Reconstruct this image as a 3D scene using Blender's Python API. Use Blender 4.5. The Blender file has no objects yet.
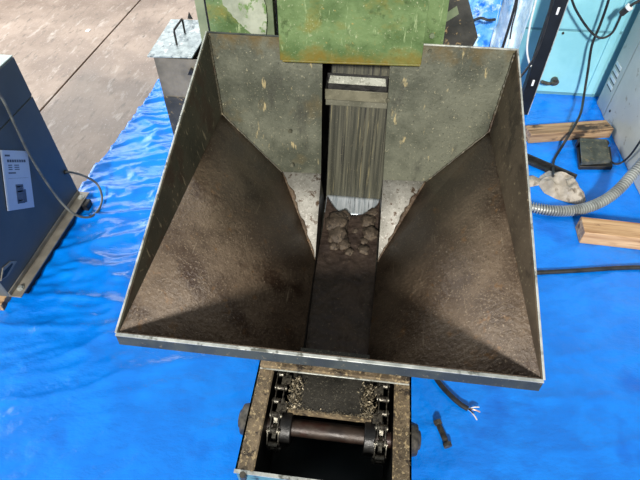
import bpy, bmesh, math, random
from mathutils import Vector, noise, Matrix

scene = bpy.context.scene
random.seed(4)

# ------------------------------------------------------------------ camera
H, FPX = 2.0, 495.0
PITCH, YAW = math.radians(47.4), math.radians(7.0)
fw = Vector((-math.sin(YAW)*math.cos(PITCH), math.cos(YAW)*math.cos(PITCH), -math.sin(PITCH)))
rt = Vector((math.cos(YAW), math.sin(YAW), 0))
up = rt.cross(fw)
cam_d = bpy.data.cameras.new('camera')
cam = bpy.data.objects.new('camera', cam_d)
scene.collection.objects.link(cam)
cam.matrix_world = Matrix(((rt.x, up.x, -fw.x, 0), (rt.y, up.y, -fw.y, 0), (rt.z, up.z, -fw.z, H), (0, 0, 0, 1)))
cam_d.sensor_width = 36.0
cam_d.lens = FPX*36.0/640.0
cam_d.clip_start = 0.05
scene.camera = cam

# ------------------------------------------------------------------ light
world = bpy.data.worlds.new('hall_light')
scene.world = world
world.use_nodes = True
bg = world.node_tree.nodes['Background']
bg.inputs[0].default_value = (0.93, 0.97, 1.0, 1)
bg.inputs[1].default_value = 0.48

sun_d = bpy.data.lights.new('sun_through_front_door', 'SUN')
sun_d.energy = 4.5
sun_d.angle = math.radians(6)
sun_d.color = (1.0, 0.955, 0.88)
sun = bpy.data.objects.new('sun_through_front_door', sun_d)
scene.collection.objects.link(sun)
sun.rotation_euler = Vector((0.02, math.cos(math.radians(32)), -math.sin(math.radians(32)))).to_track_quat('-Z', 'Y').to_euler()

door_d = bpy.data.lights.new('open_door_light', 'AREA')
door_d.shape = 'RECTANGLE'; door_d.size = 6.0; door_d.size_y = 4.0
door_d.energy = 720
door_d.color = (0.95, 0.98, 1.0)
dl = bpy.data.objects.new('open_door_light', door_d)
scene.collection.objects.link(dl)
dl.location = (-8.0, 4.4, 3.4)
dl.rotation_euler = (Vector((0.5, 2.2, 0.3))-Vector(dl.location)).to_track_quat('-Z', 'Y').to_euler()

rear_d = bpy.data.lights.new('added_rear_light', 'AREA')  # unseen area light added to bring out glints on the ground sheet
rear_d.shape = 'RECTANGLE'; rear_d.size = 5.0; rear_d.size_y = 2.6
rear_d.energy = 190
rear_d.color = (0.95, 0.98, 1.0)
rear_l = bpy.data.objects.new('added_rear_light', rear_d)
scene.collection.objects.link(rear_l)
rear_l.location = (-4.6, 9.0, 4.0)
rear_l.rotation_euler = (Vector((-1.4, 2.2, 0.0))-Vector(rear_l.location)).to_track_quat('-Z', 'Y').to_euler()

vs = scene.view_settings
vs.view_transform = 'Standard'; vs.look = 'None'; vs.gamma = 1.0; vs.exposure = 0.0
vs.use_curve_mapping = False

# ------------------------------------------------------------------ pixel -> place
def ray(x, y): return fw + rt*((x-320)/FPX) - up*((y-240)/FPX)
CAM = Vector((0, 0, H))
def F(x, y, z=0.0):
    d = ray(x, y); return CAM + d*((z-H)/d.z)
def PY(x, y, Y):
    d = ray(x, y); return CAM + d*(Y/d.y)
def PX(x, y, X):
    d = ray(x, y); return CAM + d*(X/d.x)

# ------------------------------------------------------------------ materials
def srgb(r, g, b):
    f = lambda c: ((c/255)/12.92 if c/255 <= 0.04045 else ((c/255+0.055)/1.055)**2.4)
    return (f(r), f(g), f(b), 1)

one = (1, 1, 1)
def mat(name, c1, c2, scale=6, rough=0.55, metal=0.0, bump=0.1, bscale=40, layers=(), stretch=(1, 1, 1),
        spec=0.5, lo=0.41, hi=0.59, rvar=0.1, bdist=0.01, bstretch=None, transmission=0, stain=None):
    m = bpy.data.materials.new(name); m.use_nodes = True
    nt = m.node_tree; N = nt.nodes; L = nt.links
    b = N['Principled BSDF']
    tc = N.new('ShaderNodeTexCoord')
    def nz(sc, st, detail=6, rg=0.6, ro=(0, 0, 0)):
        mp = N.new('ShaderNodeMapping'); mp.inputs['Scale'].default_value = st
        mp.inputs['Rotation'].default_value = ro
        L.new(tc.outputs['Object'], mp.inputs['Vector'])
        n = N.new('ShaderNodeTexNoise'); n.inputs['Scale'].default_value = sc
        n.inputs['Detail'].default_value = detail; n.inputs['Roughness'].default_value = rg
        L.new(mp.outputs[0], n.inputs['Vector'])
        return n.outputs['Fac']
    def ramp(fac, a, bb, ca=(0, 0, 0, 1), cb=(1, 1, 1, 1)):
        r = N.new('ShaderNodeValToRGB'); L.new(fac, r.inputs[0])
        r.color_ramp.elements[0].position = a; r.color_ramp.elements[0].color = ca
        r.color_ramp.elements[1].position = bb; r.color_ramp.elements[1].color = cb
        return r.outputs[0]
    base = nz(scale, stretch)
    col = ramp(base, lo, hi, c1, c2)
    for (lc, ls, lst, la, lb, *ro) in layers:
        msk = ramp(nz(ls, lst, 4, 0.65, ro[0] if ro else (0, 0, 0)), .5+(la-.5)*.66, .5+(lb-.5)*.66)
        mx = N.new('ShaderNodeMix'); mx.data_type = 'RGBA'
        L.new(msk, mx.inputs[0]); L.new(col, mx.inputs[6]); mx.inputs[7].default_value = lc
        col = mx.outputs[2]
    if stain:      # a stain that climbs up from a lower hem: colour, z of the hem, z where it ends
        sx = N.new('ShaderNodeSeparateXYZ'); L.new(tc.outputs['Object'], sx.inputs[0])
        g = N.new('ShaderNodeMapRange'); L.new(sx.outputs['Z'], g.inputs[0])
        g.inputs[1].default_value = stain[1]; g.inputs[2].default_value = stain[2]
        g.inputs[3].default_value = .34; g.inputs[4].default_value = -.30
        ad = N.new('ShaderNodeMath'); ad.operation = 'ADD'
        L.new(nz(14, one, 6, .7), ad.inputs[0]); L.new(g.outputs[0], ad.inputs[1])
        mk = ramp(ad.outputs[0], .55, .85)
        mx = N.new('ShaderNodeMix'); mx.data_type = 'RGBA'
        L.new(mk, mx.inputs[0]); L.new(col, mx.inputs[6]); mx.inputs[7].default_value = stain[0]
        col = mx.outputs[2]
    L.new(col, b.inputs['Base Color'])
    b.inputs['Metallic'].default_value = metal
    b.inputs['Specular IOR Level'].default_value = spec
    if transmission: b.inputs['Transmission Weight'].default_value = transmission
    mr = N.new('ShaderNodeMapRange'); L.new(base, mr.inputs[0])
    mr.inputs[1].default_value = 0.3; mr.inputs[2].default_value = 0.7
    mr.inputs[3].default_value = max(0.02, rough-rvar); mr.inputs[4].default_value = min(1, rough+rvar)
    L.new(mr.outputs[0], b.inputs['Roughness'])
    if bump:
        bn = N.new('ShaderNodeBump'); bn.inputs['Strength'].default_value = bump
        bn.inputs['Distance'].default_value = bdist
        L.new(nz(bscale, bstretch or stretch), bn.inputs['Height'])
        L.new(bn.outputs[0], b.inputs['Normal'])
    return m

S = srgb
M = {}
M['concrete'] = mat('worn_concrete', S(126, 106, 90), S(160, 140, 124), 1.6, 0.38, 0, 0.25, 25,
                    [(S(104, 82, 64), 1.0, one, .54, .74), (S(182, 168, 156), 12, (1, .3, 1), .60, .80), (S(108, 92, 78), 26, (1, .25, 1), .58, .78), (S(178, 164, 152), 70, (1, .5, 1), .64, .80)], spec=.5)
M['joint'] = mat('joint_filler', S(45, 38, 34), S(75, 62, 54), 12, 0.9)
M['tarp'] = mat('blue_sheeting', S(0, 122, 230), S(0, 133, 243), 5, 0.2, 0, 0.5, 24,
                [(S(0, 108, 216), 2.2, one, .58, .75)], spec=.65, bdist=.009, bstretch=(.8, 1.3, 1), rvar=.05)
M['grime'] = mat('oily_brown_grime', S(78, 64, 51), S(108, 92, 75), 5, 0.40, 0.05, 0.7, 60,
                 [(S(60, 43, 31), 6, one, .56, .78), (S(122, 90, 56), 18, one, .68, .86), (S(54, 44, 35), 120, one, .62, .84), (S(140, 124, 104), 150, one, .60, .78), (S(140, 126, 106), 70, (1, .06, .3), .72, .84, (0, 0, .8))], spec=.5, bdist=.008)
M['side'] = mat('dirty_side_steel', S(58, 57, 46), S(80, 75, 60), 6, 0.5, 0.1, 0.4, 70,
                [(S(136, 124, 98), 60, one, .68, .78), (S(66, 52, 40), 8, one, .55, .7), (S(150, 138, 112), 50, (1, 1, .18), .7, .78)], bdist=.005)
M['sidebrown'] = mat('brown_side_steel', S(72, 61, 48), S(92, 79, 62), 6, 0.5, 0.1, 0.4, 70,
                [(S(136, 122, 96), 60, one, .66, .78), (S(52, 42, 32), 8, one, .55, .7)], bdist=.005)
M['back'] = mat('back_wall_steel', S(74, 77, 65), S(102, 104, 89), 5, 0.45, 0.15, 0.4, 60,
                [(S(104, 90, 56), 3.0, one, .62, .84), (S(64, 65, 56), 10, (1.2, 1, .5), .60, .84), (S(168, 154, 114), 30, (1, 1, .2), .71, .80), (S(150, 144, 118), 60, one, .74, .82), (S(150, 146, 122), 130, one, .68, .80), (S(56, 57, 50), 140, one, .64, .8)], bdist=.004, stain=(S(92, 78, 44), 1.16, .98))
M['bare'] = mat('bare_scraped_steel', S(150, 147, 138), S(184, 181, 172), 12, 0.62, 0.05, 0.35, 90,
                [(S(92, 74, 58), 24, one, .60, .72), (S(206, 202, 194), 90, one, .62, .74), (S(110, 104, 94), 130, one, .64, .76)], bdist=.004)
M['edge'] = mat('worn_edge_steel', S(168, 172, 166), S(206, 208, 200), 20, 0.4, 0.4, 0.05, 60, [(S(110, 112, 104), 18, one, .58, .7)])
M['lip'] = mat('lip_steel', S(50, 55, 53), S(68, 74, 70), 14, 0.5, 0.15, 0.1, 60, [(S(120, 112, 92), 90, one, .68, .80)])
M['belt'] = mat('dark_conveyor_pan', S(42, 41, 37), S(60, 58, 52), 8, 0.5, 0.2, 0.6, 90,
                [(S(112, 108, 94), 150, one, .62, .74)], bdist=.005)
M['sludge'] = mat('wet_sludge', S(46, 36, 31), S(64, 52, 44), 9, 0.6, 0, 0.7, 80, [(S(86, 72, 60), 90, one, .64, .78)], bdist=.006, spec=.35)
M['clod'] = mat('dried_sludge', S(64, 54, 44), S(90, 78, 64), 24, 0.7, 0, 0.8, 90, [(S(48, 40, 33), 40, one, .56, .7), (S(126, 110, 90), 110, one, .66, .76)], bdist=.006)
M['scored'] = mat('scored_plate_steel', S(48, 49, 40), S(84, 83, 68), 70, 0.5, 0.1, 0.4, 60,
                  [(S(24, 24, 21), 90, (1, .015, .015), .54, .68), (S(122, 115, 86), 140, (1, .03, .03), .66, .80), (S(110, 105, 84), 130, one, .68, .82)], stretch=(1, .02, .02), bdist=.004)
M['silver'] = mat('polished_steel', S(176, 186, 192), S(220, 226, 230), 60, 0.3, 0.5, 0.1, 60, [(S(110, 118, 124), 90, (1, .05, .05), .6, .68)], stretch=(1, .08, .08))
M['flight'] = mat('flight_steel', S(82, 82, 68), S(106, 105, 90), 12, 0.5, 0.15, 0.25, 90, [(S(140, 138, 120), 120, one, .64, .78)], bdist=.003)
M['flightlip'] = mat('flight_lip_steel', S(98, 96, 80), S(122, 119, 100), 12, 0.5, 0.15, 0.25, 90, [(S(150, 146, 126), 120, one, .66, .78)], bdist=.003)
M['flightback'] = mat('lit_flight_steel', S(150, 152, 140), S(178, 180, 168), 20, 0.5, 0.1, 0.25, 90, [(S(206, 206, 194), 120, one, .6, .72), (S(120, 120, 108), 90, one, .62, .74)], bdist=.003)  # brightness of the lit pocket back put into the colour
M['green'] = mat('scuffed_green_paint', S(84, 108, 66), S(110, 134, 88), 7, 0.42, 0, 0.3, 60,
                 [(S(124, 122, 60), 5, (1, 1, 1.4), .58, .80), (S(72, 92, 54), 22, one, .6, .80), (S(154, 172, 128), 44, (1, 1, .2), .70, .80, (0, .7, 0)), (S(174, 180, 146), 120, one, .70, .80), (S(160, 146, 86), 50, one, .72, .82)])
M['hoodgreen'] = mat('scuffed_green_hood_paint', S(84, 108, 66), S(110, 134, 88), 7, 0.42, 0, 0.3, 60,
                 [(S(124, 122, 60), 5, (1, 1, 1.4), .58, .80), (S(72, 92, 54), 22, one, .6, .80), (S(154, 172, 128), 44, (1, 1, .2), .70, .80, (0, .7, 0)), (S(174, 180, 146), 120, one, .70, .80), (S(160, 146, 86), 50, one, .72, .82)], stain=(S(116, 104, 44), 1.07, 1.22))
M['peel'] = mat('peeled_paint_grey', S(150, 158, 140), S(182, 188, 170), 9, 0.5, 0.1, 0.15, 40, [(S(110, 140, 84), 20, one, .6, .7)])
M['greygreen'] = mat('grey_green_paint', S(104, 118, 92), S(132, 142, 114), 8, 0.5, 0, 0.1, 40)
M['flap'] = mat('dark_painted_plate', S(54, 55, 53), S(72, 72, 68), 8, 0.5, 0.1, 0.15, 60, [(S(150, 130, 96), 34, one, .68, .74)])
M['rail'] = mat('debris_coated_rail', S(92, 80, 62), S(128, 112, 88), 16, 0.7, 0.1, 0.7, 110,
                [(S(176, 156, 118), 90, one, .58, .68), (S(54, 46, 38), 24, one, .58, .7)], bdist=.005)
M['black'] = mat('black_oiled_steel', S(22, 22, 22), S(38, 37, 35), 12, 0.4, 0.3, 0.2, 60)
M['chain'] = mat('oiled_chain_steel', S(74, 72, 66), S(120, 116, 104), 40, 0.35, 0.7, 0.2, 90, [(S(40, 36, 32), 50, one, .55, .68)])
M['shaft'] = mat('rusty_shaft', S(46, 37, 32), S(66, 54, 46), 14, 0.45, 0.2, 0.2, 60, [(S(54, 33, 26), 12, one, .55, .7)])
M['pitteal'] = mat('teal_paint', S(70, 118, 128), S(92, 138, 146), 8, 0.5, 0, 0.1, 40, [(S(40, 52, 54), 12, one, .58, .7)])
M['pit'] = mat('shaded_oily_pit_floor', S(14, 22, 24), S(24, 38, 42), 5, 0.35, 0, 0.1, 40)  # shade down in the pit put into the colour as near-black teal
M['chips'] = mat('dull_metal_chips', S(92, 84, 68), S(168, 156, 130), 90, 0.45, 0.4, 0, 40)
M['slate'] = mat('slate_blue_paint', S(78, 86, 91), S(87, 95, 100), 3, 0.5, 0, 0.03, 60, spec=.35)
M['palegreen'] = mat('pale_green_paint', S(170, 188, 184), S(184, 200, 196), 4, 0.4, 0, 0.03, 60)
M['railgrey'] = mat('grey_angle_iron', S(128, 122, 112), S(148, 142, 130), 10, 0.45, 0.2, 0.05, 60)
M['ivory'] = mat('grey_ivory_paint', S(184, 184, 174), S(198, 197, 186), 3, 0.45, 0, 0.04, 60, [(S(150, 142, 124), 14, one, .68, .80)])
M['cyan'] = mat('pale_cyan_paint', S(126, 190, 204), S(142, 204, 216), 2.5, 0.4, 0, 0.03, 60)
M['cyandark'] = mat('cyan_seam', S(86, 138, 150), S(96, 148, 160), 4, 0.5)
M['navy'] = mat('navy_post_paint', S(14, 18, 24), S(20, 26, 34), 6, 0.5, 0, 0.04, 60, spec=.3)
M['white'] = mat('white_plastic', S(214, 218, 218), S(232, 234, 234), 8, 0.5)
M['paper'] = mat('printed_sheet', S(186, 196, 212), S(198, 208, 222), 3, 0.4)
M['ink'] = mat('grey_ink', S(70, 80, 96), S(96, 106, 122), 8, 0.7)
M['wood'] = mat('pine_timber', S(176, 138, 98), S(214, 180, 138), 26, 0.65, 0, 0.25, 40,
                [(S(140, 98, 62), 40, (.05, 1, 1), .56, .72), (S(96, 68, 46), 9, (.5, 1, 1), .66, .76)], stretch=(.05, 1, 1), bdist=.003)
M['wooddark'] = mat('grimy_timber', S(130, 104, 76), S(178, 148, 112), 26, 0.7, 0, 0.25, 40,
                    [(S(92, 68, 48), 40, (.05, 1, 1), .54, .7), (S(56, 46, 38), 8, (.6, 1, 1), .58, .74)], stretch=(.05, 1, 1), bdist=.003)
M['rubber'] = mat('black_rubber', S(24, 25, 26), S(40, 40, 40), 20, 0.45, 0, 0.05, 60)
M['greycable'] = mat('grey_cable_sheath', S(74, 76, 72), S(100, 102, 96), 20, 0.45)
M['hose'] = mat('grey_flex_conduit', S(142, 146, 144), S(170, 174, 170), 14, 0.4, 0.25, 0.05, 60)
M['cloth'] = mat('grubby_cloth', S(144, 136, 123), S(180, 172, 160), 9, 0.85, 0, 0.5, 40, [(S(116, 106, 92), 14, one, .56, .72)], bdist=.012)
M['pedal'] = mat('dark_pedal_iron', S(66, 70, 64), S(92, 94, 84), 16, 0.5, 0.3, 0.15, 60, [(S(124, 112, 84), 40, one, .62, .72)])
M['galv'] = mat('brushed_galvanised', S(132, 146, 150), S(180, 192, 194), 26, 0.42, 0.15, 0.15, 40, [(S(92, 106, 112), 30, (1, .5, 1), .58, .72), (S(206, 214, 214), 40, (1, .4, 1), .6, .72)], bstretch=(1, .4, 1))
M['binwall'] = mat('dull_bin_steel', S(106, 102, 92), S(134, 128, 116), 6, 0.45, 0.2, 0.1, 40, [(S(86, 82, 74), 9, (1, 1, .5), .58, .76)])
M['boltsteel'] = mat('grimy_bolt_steel', S(58, 56, 52), S(90, 86, 78), 40, 0.45, 0.5, 0.2, 90)
M['copper'] = mat('copper_wire', S(196, 150, 120), S(220, 180, 150), 30, 0.35, 0.6)
M['wirewhite'] = mat('white_wire', S(214, 214, 210), S(230, 230, 226), 30, 0.5)
M['wrap'] = mat('wrap_blue_sheet', S(70, 150, 228), S(130, 196, 244), 6, 0.3, 0, 0.6, 14, [(S(196, 226, 246), 11, one, .56, .68), (S(24, 110, 214), 8, one, .56, .7)], bdist=.02)
M['clear'] = mat('cloudy_plastic_sheet', S(196, 222, 238), S(222, 238, 246), 7, 0.16, 0, 0.9, 14, [(S(130, 184, 222), 9, (1, 1, .5), .55, .72), (S(238, 244, 248), 22, (1, 1, .5), .62, .74)], bdist=.03)

# ------------------------------------------------------------------ mesh helpers
def V(*a): return Vector(a)

class MB:
    def __init__(s): s.v = []; s.f = []
    def add(s, vs_, fs_):
        o = len(s.v); s.v += [Vector(p) for p in vs_]; s.f += [[i+o for i in f] for f in fs_]; return s
    def box(s, x0, x1, y0, y1, z0, z1):
        return s.add([(x, y, z) for z in (z0, z1) for y in (y0, y1) for x in (x0, x1)],
                     [(0, 2, 3, 1), (4, 5, 7, 6), (0, 1, 5, 4), (2, 6, 7, 3), (0, 4, 6, 2), (1, 3, 7, 5)])
    def obox(s, c, ax, ay, az):
        c = Vector(c); P = [c+ax*i+ay*j+az*k for k in (-.5, .5) for j in (-.5, .5) for i in (-.5, .5)]
        return s.add(P, [(0, 2, 3, 1), (4, 5, 7, 6), (0, 1, 5, 4), (2, 6, 7, 3), (0, 4, 6, 2), (1, 3, 7, 5)])
    def prism(s, pts, off):
        n = len(pts); off = Vector(off); P = [Vector(p) for p in pts]
        return s.add(P+[p+off for p in P], [list(range(n)), list(range(2*n-1, n-1, -1))] + [(i, n+i, n+(i+1) % n, (i+1) % n) for i in range(n)])
    def plate(s, pts, t):
        P = [Vector(p) for p in pts]
        n = Vector((0, 0, 0))
        for i in range(len(P)): n += P[i].cross(P[(i+1) % len(P)])
        return s.prism(P, -n.normalized()*t)
    def tube(s, path, r, n=10, caps=True):
        P = [Vector(p) for p in path]; rr = r if hasattr(r, '__len__') else [r]*len(P)
        T = [(P[min(i+1, len(P)-1)]-P[max(i-1, 0)]).normalized() for i in range(len(P))]
        u = T[0].orthogonal().normalized(); vs_ = []; fs_ = []
        for i, p in enumerate(P):
            u = (u - T[i]*u.dot(T[i])).normalized(); w = T[i].cross(u)
            for k in range(n):
                a = 2*math.pi*k/n; vs_.append(p+(u*math.cos(a)+w*math.sin(a))*rr[i])
        for i in range(len(P)-1):
            for k in range(n):
                fs_.append((i*n+k, i*n+(k+1) % n, (i+1)*n+(k+1) % n, (i+1)*n+k))
        if caps: fs_ += [list(range(n-1, -1, -1)), list(range((len(P)-1)*n, len(P)*n))]
        return s.add(vs_, fs_)
    def cyl(s, p0, p1, r, n=16, r1=None):
        return s.tube([p0, p1], [r, r if r1 is None else r1], n)
    def grid(s, fn, nu, nv):
        vs_ = [fn(i/nu, j/nv) for j in range(nv+1) for i in range(nu+1)]
        return s.add(vs_, [(j*(nu+1)+i, j*(nu+1)+i+1, (j+1)*(nu+1)+i+1, (j+1)*(nu+1)+i) for j in range(nv) for i in range(nu)])
    def build(s, name, m, parent=None, bevel=0, smooth=35, solid=0):
        me = bpy.data.meshes.new(name)
        org = wloc(parent) if parent else Vector((0, 0, 0))
        me.from_pydata([p-org for p in s.v], [], s.f)
        bm = bmesh.new(); bm.from_mesh(me); bmesh.ops.recalc_face_normals(bm, faces=bm.faces); bm.to_mesh(me); bm.free()
        if smooth:
            for p in me.polygons: p.use_smooth = True
            me.set_sharp_from_angle(angle=math.radians(smooth))
        me.materials.append(M[m] if isinstance(m, str) else m)
        o = bpy.data.objects.new(name, me); scene.collection.objects.link(o)
        if parent: o.parent = parent
        if solid:
            q = o.modifiers.new('thickness', 'SOLIDIFY'); q.thickness = solid; q.offset = 0
        if bevel:
            q = o.modifiers.new('bevel', 'BEVEL'); q.width = bevel; q.segments = 2; q.limit_method = 'ANGLE'
        return o

def wloc(o):
    p = Vector((0, 0, 0))
    while o: p += Vector(o.location); o = o.parent
    return p

def tag(o, label, cat, group=None, kind=None):
    o['label'] = label
    if cat: o['category'] = cat
    if group: o['group'] = group
    if kind: o['kind'] = kind
    return o

def thing(name, label, cat, loc, group=None):
    o = bpy.data.objects.new(name, None); o.empty_display_size = .1
    scene.collection.objects.link(o); o.location = loc
    return tag(o, label, cat, group)

def curve(pts, n=10):
    P = [Vector(p) for p in pts]; out = []
    Q = [P[0]*2-P[1]]+P+[P[-1]*2-P[-2]]
    for i in range(1, len(Q)-2):
        for k in range(n):
            t = k/n; a, b, c, d = Q[i-1:i+3]
            out.append(.5*((2*b)+(c-a)*t+(2*a-5*b+4*c-d)*t*t+(3*b-a-3*c+d)*t**3))
    return out+[P[-1]]

def top_mesh(mb, name, m, label, cat, base, group=None, **k):
    """a one-mesh thing whose origin sits at its base"""
    base = Vector(base); mb.v = [p-base for p in mb.v]
    o = mb.build(name, m, **k); o.location = base
    return tag(o, label, cat, group)

# ================================================================== SETTING
floor = MB().box(-7, 6, -3, 10, -.10, -.012).build('floor', 'joint'); floor['kind'] = 'structure'
JX = -2.385
def slab(x0, x1):
    o = MB().box(x0, x1, -3, 10, -.05, 0).build('slab', 'concrete', floor, bevel=.004); return o
slab(-7, JX-.007); slab(JX+.007, 6)

# ================================================================== GROUND SHEET
def tarp_left(y):
    if y > 2.0: e = -1.66-.05*(3.28-y)/1.27
    else: e = -1.71-.35*min(1, (2.0-y)/.25)
    return e+.012*noise.noise(V(0, y*6, 3))
def wr(x, y):
    z = 0
    a = max(0, min(1, (-x-.55)/.5))*max(0, min(1, (y-.7)/.8))
    k = .25+1.0*a
    # long creases that run out from the machine
    n1 = 1-abs(noise.noise(V(x*1.6+y*.6, y*5.2-x*1.3, 1.7)))*2
    n2 = 1-abs(noise.noise(V(x*4.2, y*11-x*4, 7.1)))*2
    n3 = noise.noise(V(x*9, y*20-x*6, 4.1))
    n4 = noise.noise(V(x*1.1, y*1.3, 9))
    z = 1.15*k*(.014*max(0, n1)**3+.010*max(0, n2)**2+.0035*n3+.002*noise.noise(V(x*26, y*44, 2)))+.002*n4
    return .006+max(-.003, z)
def tarp_fn(u, v):
    y = -.8+(3.62+.8)*v
    xl = tarp_left(y); x = xl+(2.5-xl)*u
    return V(x, y, wr(x, y))
tarp = MB().grid(tarp_fn, 330, 330)
tarp = top_mesh(tarp, 'blue_tarp', 'tarp', 'creased bright blue ground sheet spread over the concrete under the machine', 'tarp', (0, 1.4, 0), smooth=180, solid=.002)

# ================================================================== MACHINE WITH HOPPER
mc = thing('hopper_conveyor', 'chip conveyor machine with wide grimy steel hopper and scuffed green hood', 'machine', (-.07, 1.2, 0))
ZR = .80
A = V(-.658, .672, ZR); B = V(.505, .672, ZR)
C = V(-.660, 1.81, 1.14); D = V(.503, 1.81, 1.14)
BLc = V(-.634, 1.743, .822); BRc = V(.477, 1.743, .830)
PL = V(-.379, 1.69, .575); PL2 = V(-.203, 1.69, .582)
PR = V(.072, 1.69, .575); PR2 = V(.258, 1.69, .585)
QL = V(-.183, 1.32, .43); QR = V(.077, 1.34, .43)
RL = V(-.172, .862, .43); RR = V(.060, .862, .43)
STL = V(-.212, 1.81, 1.14); STR = V(.046, 1.81, 1.14)
T = .005
hop = MB().prism([A, B, B+V(0, -.004, -.042), A+V(0, -.004, -.042)], (0, -.006, 0)).build('hopper', 'lip', mc)
hop['label'] = 'wide grimy steel feed hopper'
MB().plate([C, STL, PL2, PL, BLc][::-1], T).build('back_wall', 'back', hop)
MB().plate([STR, D, BRc, PR2, PR][::-1], T).build('back_wall', 'back', hop)
def tri_sheet(tris, t=T):
    m = MB()
    for t3 in tris: m.plate(t3, t)
    return m
def fan_sheet(poly, fs):
    m = MB(); m.add(poly, fs); return m
# slope panels as single sheets with a thickness
fan_sheet([A, BLc, PL, QL, RL], [(0, 3, 1), (1, 3, 2), (0, 4, 3)]).build('slope_panel', 'grime', hop, solid=.005)
fan_sheet([B, BRc, PR2, QR, RR], [(0, 1, 3), (1, 2, 3), (0, 3, 4)]).build('slope_panel', 'grime', hop, solid=.005)
MB().plate([A, C, BLc], T).build('side_wall', 'side', hop)
MB().plate([B, BRc, D], T).build('side_wall', 'sidebrown', hop)
MB().plate([A, RL, RR, B], T).build('front_wall', 'grime', hop)
fan_sheet([PL, PL2, QL], [(0, 1, 2)]).build('chute_plate', 'bare', hop, solid=.004)
fan_sheet([PR, PR2, QR], [(0, 1, 2)]).build('chute_plate', 'bare', hop, solid=.004)
# brown grime caked along the inner edges of the bare chute plates
for P0, P1, P2 in ((PL, QL, PL2), (PR2, QR, PR)):
    nrm = (P1-P0).cross(P2-P0).normalized(); nrm = nrm if nrm.z > 0 else -nrm
    inn = (P2-P0)*.16
    a_ = []; n_ = 26
    for i in range(n_+1):
        t = i/n_; a_.append(P0.lerp(P1, t)+inn*(.1+.9*(1-t)**.3*random.uniform(.25, 1.1))*(1-.4*t)*min(1, .25+t*3)+nrm*.004)
    e_ = [P0.lerp(P1, i/n_)+nrm*.004 for i in range(n_+1)]
    MB().add(e_+a_, [(i, i+1, n_+2+i, n_+1+i) for i in range(n_)]).build('caked_grime', 'grime', hop, solid=.003)
# bare rim edges
def bar(p, q, w, h, name, m, par):
    d = (q-p); sx = d.cross(V(0, 0, 1)).normalized()*w; sz = sx.cross(d).normalized()*h
    return MB().obox((p+q)/2, d, sx, sz).build(name, m, par, bevel=.001)
bar(A+V(0, -.004, .002), B+V(0, -.004, .002), .010, .004, 'rim_edge', 'edge', hop)
bar(A+V(-.002, 0, .002), C+V(-.002, 0, .002), .006, .004, 'rim_edge', 'edge', hop)
bar(B+V(.002, 0, .002), D+V(.002, 0, .002), .006, .004, 'rim_edge', 'edge', hop)
bar(C, STL+V(-.0, 0, 0), .006, .006, 'rim_edge', 'lip', hop)
bar(STR+V(.1, 0, 0), D, .008, .005, 'rim_edge', 'edge', hop)
# weld beads (lumpy) along the corner seams
def weld(p, q, r, name='weld_bead'):
    n = int((q-p).length/.006); pts = [p.lerp(q, i/n)+V(random.uniform(-1, 1), random.uniform(-1, 1), random.uniform(-1, 1))*r*.25 for i in range(n+1)]
    return MB().tube(pts, [r*random.uniform(.7, 1.2) for _ in pts], 6).build(name, 'side', hop)
weld(C+V(.006, -.006, -.01), BLc+V(.006, -.006, 0), .005)
weld(D+V(-.006, -.006, -.01), BRc+V(-.006, -.006, 0), .005)
weld(BLc+V(.004, -.004, .004), PL+V(0, -.004, .004), .0035)
weld(BRc+V(-.004, -.004, .004), PR2+V(0, -.004, .004), .0035)
# little bolts on the back wall
for px, py in ((388, 100), (290, 131), (292, 165), (430, 51)):
    c = PY(px, py, 1.79)
    yy = 1.81-(1.14-c.z)*.2124
    c = PY(px, py, yy-.002)
    MB().cyl(c+V(0, .004, 0), c+V(0, -.006, 0), .008, 10).build('rivet', 'flight', hop)

# ---- trough and conveyor pan
ZB = .385
tr = MB().box(-.19, .085, .69, 1.74, ZB-.012, ZB).build('trough', 'belt', mc)
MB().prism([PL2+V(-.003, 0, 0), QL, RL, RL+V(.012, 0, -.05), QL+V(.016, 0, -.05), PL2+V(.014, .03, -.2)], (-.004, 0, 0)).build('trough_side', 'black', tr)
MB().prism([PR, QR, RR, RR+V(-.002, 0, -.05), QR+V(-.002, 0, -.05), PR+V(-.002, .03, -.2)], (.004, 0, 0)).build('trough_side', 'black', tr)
# inclined scored plate behind the slot, and its casing
E0 = V(0, 1.735, .40); E1 = V(0, 1.95, 1.22)
ed = (E1-E0).normalized(); en = V(0, -ed.z, ed.y)     # faces the camera
ev = MB()
XL0, XR0 = -.180, .078
nr = 15
for i in range(nr):      # long pressed ribs
    x0 = XL0+(XR0-XL0)*i/nr; x1 = XL0+(XR0-XL0)*(i+.62+.2*random.random())/nr
    h = random.uniform(.0015, .004)
    ev.prism([E0+V(x0, 0, 0), E0+V(x1, 0, 0), E1+V(x1, 0, 0), E1+V(x0, 0, 0)], en*h)
ev.prism([E0+V(XL0-.003, 0, 0), E0+V(XR0+.01, 0, 0), E1+V(XR0+.01, 0, 0), E1+V(XL0-.003, 0, 0)], -en*.006)
ev = ev.build('lift_plate', 'scored', mc, smooth=0); ev['label'] = 'steep scored steel lift plate'
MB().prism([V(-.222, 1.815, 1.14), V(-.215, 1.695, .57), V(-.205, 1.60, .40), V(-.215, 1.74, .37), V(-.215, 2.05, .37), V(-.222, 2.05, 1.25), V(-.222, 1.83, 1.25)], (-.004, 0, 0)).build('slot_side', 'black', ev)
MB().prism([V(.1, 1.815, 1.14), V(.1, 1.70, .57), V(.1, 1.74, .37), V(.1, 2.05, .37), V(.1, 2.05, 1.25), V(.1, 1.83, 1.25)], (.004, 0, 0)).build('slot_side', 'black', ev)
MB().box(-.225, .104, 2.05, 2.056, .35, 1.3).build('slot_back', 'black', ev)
MB().box(-.225, .104, 1.742, 2.05, .345, .37).build('slot_floor', 'black', ev)
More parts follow.
